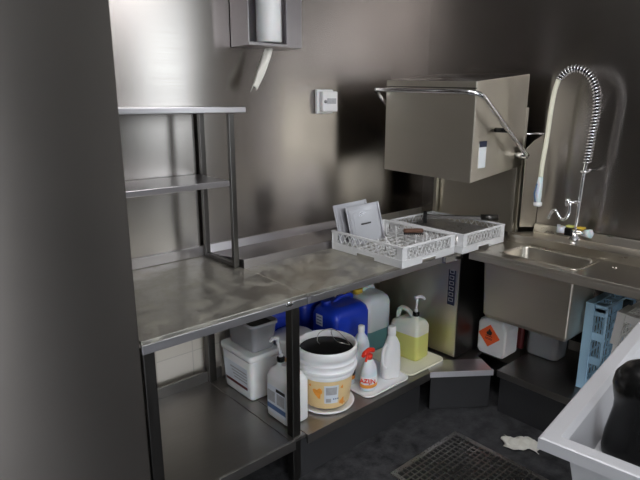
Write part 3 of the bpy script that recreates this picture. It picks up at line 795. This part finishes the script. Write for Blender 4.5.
tube(b, bez([(-.02,-.006,.20),(-.03,-.012,.178),(-.04,-.016,.160)],4), .006, 8); tube(b, [(-.05,-.014,.199),(-.062,-.018,.198)], .009, 8)
obj('trigger_head', b, 'red', t)
t = thing('round_bottle', 'tall milky bottle with white cap behind the red trigger spray bottle', 'bottle', (1.862, 1.80, BZ-.005))
b = B(); lathe(b, [(.040,0),(.044,.006),(.044,.15),(.042,.19),(.034,.22),(.018,.245),(.015,.255)], seg=32); obj('body', b, 'milky', t)
b = B(); lathe(b, [(.017,.2552),(.018,.258),(.017,.285),(.012,.288)], seg=20); obj('cap', b, 'white2', t)
t = thing('round_bottle', 'short bottle with brown and black label between bucket and spray bottle', 'bottle', (1.775, 1.80, BZ-.005))
b = B(); lathe(b, [(.030,0),(.033,.005),(.033,.12),(.026,.145),(.013,.158),(.013,.17)], seg=28); obj('body', b, 'milky', t)
b = B(); lathe(b, [(.033,.03),(.0338,.03),(.0338,.105),(.033,.105)], seg=28, caps=(False,False)); lb = obj('label', b, 'cheese', t)
b = B(); lathe(b, [(.0339,.05),(.0345,.05),(.0345,.075),(.0339,.075)], seg=28, caps=(False,False)); obj('label_band', b, 'ink', lb)
b = B(); lathe(b, [(.015,.1705),(.015,.19),(.01,.192)], seg=18); obj('cap', b, 'black', t)

# detergent bottle with grip hole
t = thing('detergent_bottle', 'white detergent bottle with side grip and no label on the tray', 'bottle', (1.985, 1.705, BZ-.006), (0,0,math.radians(-20)))
t.scale = (1.15, 1.15, 1.03)
b = B(); loft(b, [(.082,.050,.02,0,0,0),(.090,.056,.022,0,0,.008),(.092,.056,.022,0,0,.07),(.084,.054,.022,.002,0,.13),(.070,.050,.022,.006,0,.175),(.050,.044,.02,.004,0,.205),(.036,.036,.0178,.002,0,.222),(.033,.033,.0163,.002,0,.228)]); obj('body', b, 'white2', t)
b = B(); lathe(b, [(.0185,.2285),(.0195,.232),(.0185,.268),(.015,.272)], (.002,0,0), 24); obj('cap', b, 'white2', t)
b = B(); tube(b, bez([(-.030,-.018,.19),(-.048,-.02,.16),(-.05,-.022,.10),(-.034,-.026,.06)],6), .008, 10); obj('grip', b, 'white2', t)

# yellow jug
t = thing('pump_jug', 'translucent jug half full of yellow soap with white pump', 'jug', (2.262, 1.808, BZ-.006), (0,0,math.radians(4)))
b = B(); jug_body(b, .128, .185, .232, -.005, -.04, fill=.145); obj('body', b, ['yjug', 'yellow'], t)
b = B(); tube(b, bez([(-.0,.078,.165),(-.0,.082,.225),(-.0,.062,.262),(-.0,.02,.262),(-.0,-.012,.235),(-.0,-.022,.20)],6), .0135, 10); obj('handle', b, 'yjug', t)
b = B(); c = B(); pump_top(b, c, -.005, -.04, .2445, (.045, -.02), (.004, 0)); obj('collar', b, 'black', t); obj('pump', c, 'white2', t)

# ------------------------------------------------------------------ under the sink
t = thing('jerrycan', 'white jerrycan with orange flammable diamond sticker under the sink', 'jerrycan', (2.668, 1.498, .2525))
b = B()
outline = [(-.088,.02),(-.07,0),(.07,0),(.088,.02),(.088,.17),(.06,.215),(-.03,.225),(-.075,.21),(-.088,.185)]
rings = []
for x, s in ((-.070,.93),(-.06,1),(.06,1),(.070,.93)):
    rings.append([b.verts.new((x, -yy*s, .11+(zz-.11)*s)) for yy, zz in outline])
n = len(outline)
for i in range(3):
    for k in range(n): b.faces.new((rings[i][k], rings[i][(k+1)%n], rings[i+1][(k+1)%n], rings[i+1][k]))
b.faces.new(rings[0]); b.faces.new(rings[-1][::-1])
o = obj('body', b, 'white', t, .012, bseg=3)
b = B(); lathe(b, [(.02,.2),(.022,.245),(.018,.247)], (0,-.02,0), 20); obj('cap', b, 'white2', t)
# sticker on the face towards the aisle
ST = face_mat((-.0725, .012, .120), (0,-1,-.06), (0,-.06,1))
def flatpoly(name, pts, mat, par, mtx, off=0, th=.0006):
    b = B(); lo = [b.verts.new((x,y,off)) for x,y in pts]; hi = [b.verts.new((x,y,off+th)) for x,y in pts]; n = len(pts)
    for i in range(n): b.faces.new((lo[i],lo[(i+1)%n],hi[(i+1)%n],hi[i]))
    b.faces.new(lo[::-1]); b.faces.new(hi); o = obj(name, b, mat, par); o.matrix_local = mtx; return o
sk = flatpoly('hazard_sticker', [(0,-.068),(.068,0),(0,.068),(-.068,0)], 'orange', t, ST)
I4 = Matrix.Identity(4)
fl = [(-.012,.004),(-.018,.014),(-.013,.026),(-.010,.020),(-.006,.034),(.002,.046),(.003,.034),(.008,.038),(.010,.028),(.015,.030),(.017,.016),(.012,.004)]
flatpoly('flame_symbol', fl, 'ink', sk, I4, .0007); flatpoly('flame_base', [(-.02,-.004),(.02,-.004),(.02,0),(-.02,0)], 'ink', sk, I4, .0007)
for za in (-.016, -.023): flatpoly('sticker_text', [(-.022,za),(.022,za),(.022,za+.003),(-.022,za+.003)], 'darkred', sk, I4, .0007)
jerrycan('jerrycan', 'small milky canister at the back under the sink basin', (2.86, 1.30, .2525), .14, .19, .20, 'greytub', 'greytub', 0, (-.02, 0), ribs=False, cat='canister')
b = B(); loft(b, [(.08,.06,.01,0,0,0),(.08,.06,.01,0,0,.22),(.07,.05,.01,0,0,.225)])
tag(obj('canister', b, 'darkred', loc=(2.93, 1.475, .24)), 'dark red canister behind the flammable liquid jerrycan', 'canister') if False else b.free()
t = thing('canister', 'dark red canister in the shade right of the flammable liquid jerrycan', 'canister', (2.83, 1.45, .2525))
b = B(); loft(b, [(.04,.05,.01,0,0,0),(.045,.055,.012,0,0,.006),(.045,.055,.012,0,0,.19),(.03,.03,.012,0,0,.205)]); obj('body', b, 'darkred', t)
b = B(); lathe(b, [(.013,.2052),(.013,.225),(.01,.227)], seg=16); obj('cap', b, 'ink', t)

# ------------------------------------------------------------------ floor drain and cloth
t = thing('floor_drain', 'square steel floor drain with cross-hatched grate in dark floor', 'drain', (2.161, 1.405, 0), (0,0,math.radians(0)))
# built with its far corner at the origin, running towards -X and -Y
DS = .50
b = B()
box(b, -DS, 0, -.022, 0, 0, .008); box(b, -DS, 0, -DS, -DS+.022, 0, .008); box(b, -.022, 0, -DS+.022, -.022, 0, .008); box(b, -DS, -DS+.022, -DS+.022, -.022, 0, .008)
obj('frame', b, 'steel', t, .001)
b = B(); box(b, -DS+.022, -.022, -DS+.022, -.022, .0005, .0015); obj('drain_pit', b, 'ink', t)
b = B(); inner = DS-.044; n = 16
for k in range(1, n):
    u = inner*k/n
    box(b, -.022-u-.003, -.022-u+.003, -DS+.022, -.022, .002, .0065)
    box(b, -DS+.022, -.022, -.022-u-.003, -.022-u+.003, .0022, .0066)
obj('grate', b, 'wire', t)
b = B(); gx, gy = 16, 9; G = []
for i in range(gx+1):
    row = []
    for j in range(gy+1):
        u = i/gx-.5; v = j/gy-.5
        e = max(0, 1-(4*u*u+4*v*v)*.55)
        row.append(b.verts.new((u*.17+.012*math.sin(9*v+3*u), v*.10+.015*math.sin(7*u), .002+e*.016*(1+math.sin(23*u+4*v)*.5+math.cos(19*v-7*u)*.4))))
    G.append(row)
for i in range(gx):
    for j in range(gy):
        f = b.faces.new((G[i][j],G[i+1][j],G[i+1][j+1],G[i][j+1])); f.smooth = True
o = obj('cleaning_cloth', b, 'tissue', loc=(2.315, 1.125, .001), rot=(0,0,math.radians(-62))); md = o.modifiers.new('t','SOLIDIFY'); md.thickness = .003; md.offset = 1
tag(o, 'crumpled whitish cleaning cloth lying on the dark floor', 'cloth')

# ------------------------------------------------------------------ foreground cart with black container
ang = math.radians(6.5)
t = thing('steel_trolley', 'pale satin steel trolley with raised rim in the right foreground', 'trolley', (1.11, .50, .90), (0,0,ang))
CWX, CWY = 1.15, .75; r = .038; dp = .12
b = B()   # far-left corner at origin, runs +X and -Y
def ringrect(x0,x1,y0,y1,z): return [b.verts.new(p) for p in ((x0,y0,z),(x1,y0,z),(x1,y1,z),(x0,y1,z))]
R = [ringrect(0,CWX,-CWY,0,-.03), ringrect(0,CWX,-CWY,0,-.002), ringrect(.004,CWX-.004,-CWY+.004,-.004,0), ringrect(r,CWX-r,-CWY+r,-r,0), ringrect(r+.012,CWX-r-.012,-CWY+r+.012,-r-.012,-.012), ringrect(r+.03,CWX-r-.03,-CWY+r+.03,-r-.03,-dp)]
for i in range(len(R)-1):
    for k in range(4): b.faces.new((R[i][k],R[i][(k+1)%4],R[i+1][(k+1)%4],R[i+1][k]))
b.faces.new(R[-1])
o = obj('tray_top', b, 'cart', t); md = o.modifiers.new('t','SOLIDIFY'); md.thickness = .002; md.offset = -1
md = o.modifiers.new('b','BEVEL'); md.width = .003; md.segments = 2
for x, y in ((.08,-.08),(CWX-.08,-.08),(.08,-CWY+.08),(CWX-.08,-CWY+.08)):
    b = B(); tube(b, [(x,y,-.125),(x,y,-.80)], .0125, 12); lg = obj('leg', b, 'chrome', t)
    b = B(); tube(b, [(x,y-.012,-.86),(x,y+.012,-.86)], .038, 20); tube(b,[(x,y,-.80),(x,y,-.86)], .009, 8); obj('castor', b, 'black', lg)
b = B(); box(b, .09, CWX-.09, -CWY+.09, -.09, -.60, -.59); obj('lower_tray', b, 'steel', t)
b = B()
lathe(b, [(.098,0),(.100,.01),(.097,.05),(.090,.09),(.085,.12),(.085,.145),(.091,.172),(.094,.19),(.090,.214),(.075,.235),(.052,.248),(.025,.254),(.0005,.255)], seg=56)
tag(obj('domed_container', b, 'black', loc=(1.40, .358, .7825)), 'glossy black round container with domed top standing in the pale trolley', 'container')

# ------------------------------------------------------------------ camera, light, colour
cam = bpy.data.cameras.new('camera'); co = bpy.data.objects.new('camera', cam); COL.objects.link(co)
F = 545.0; PSI = math.radians(48.7); TH = math.atan(138/F)
cam.lens = 36*F/640; cam.sensor_width = 36; cam.clip_start = .01
fw = Vector((math.cos(PSI)*math.cos(TH), math.sin(PSI)*math.cos(TH), -math.sin(TH)))
rt = Vector((math.sin(PSI), -math.cos(PSI), 0)); up = rt.cross(fw)
m = Matrix((rt, up, -fw)).transposed().to_4x4(); m.translation = Vector((0, 0, 1.65)); co.matrix_world = m
S.camera = co
wd = bpy.data.worlds.new('world'); S.world = wd; wd.use_nodes = True
wd.node_tree.nodes['Background'].inputs[0].default_value = (.5, .55, .6, 1); wd.node_tree.nodes['Background'].inputs[1].default_value = .3
S.view_settings.view_transform = 'Standard'; S.view_settings.look = 'None'; S.view_settings.gamma = 1; S.view_settings.use_curve_mapping = False
S.view_settings.exposure = 0.60
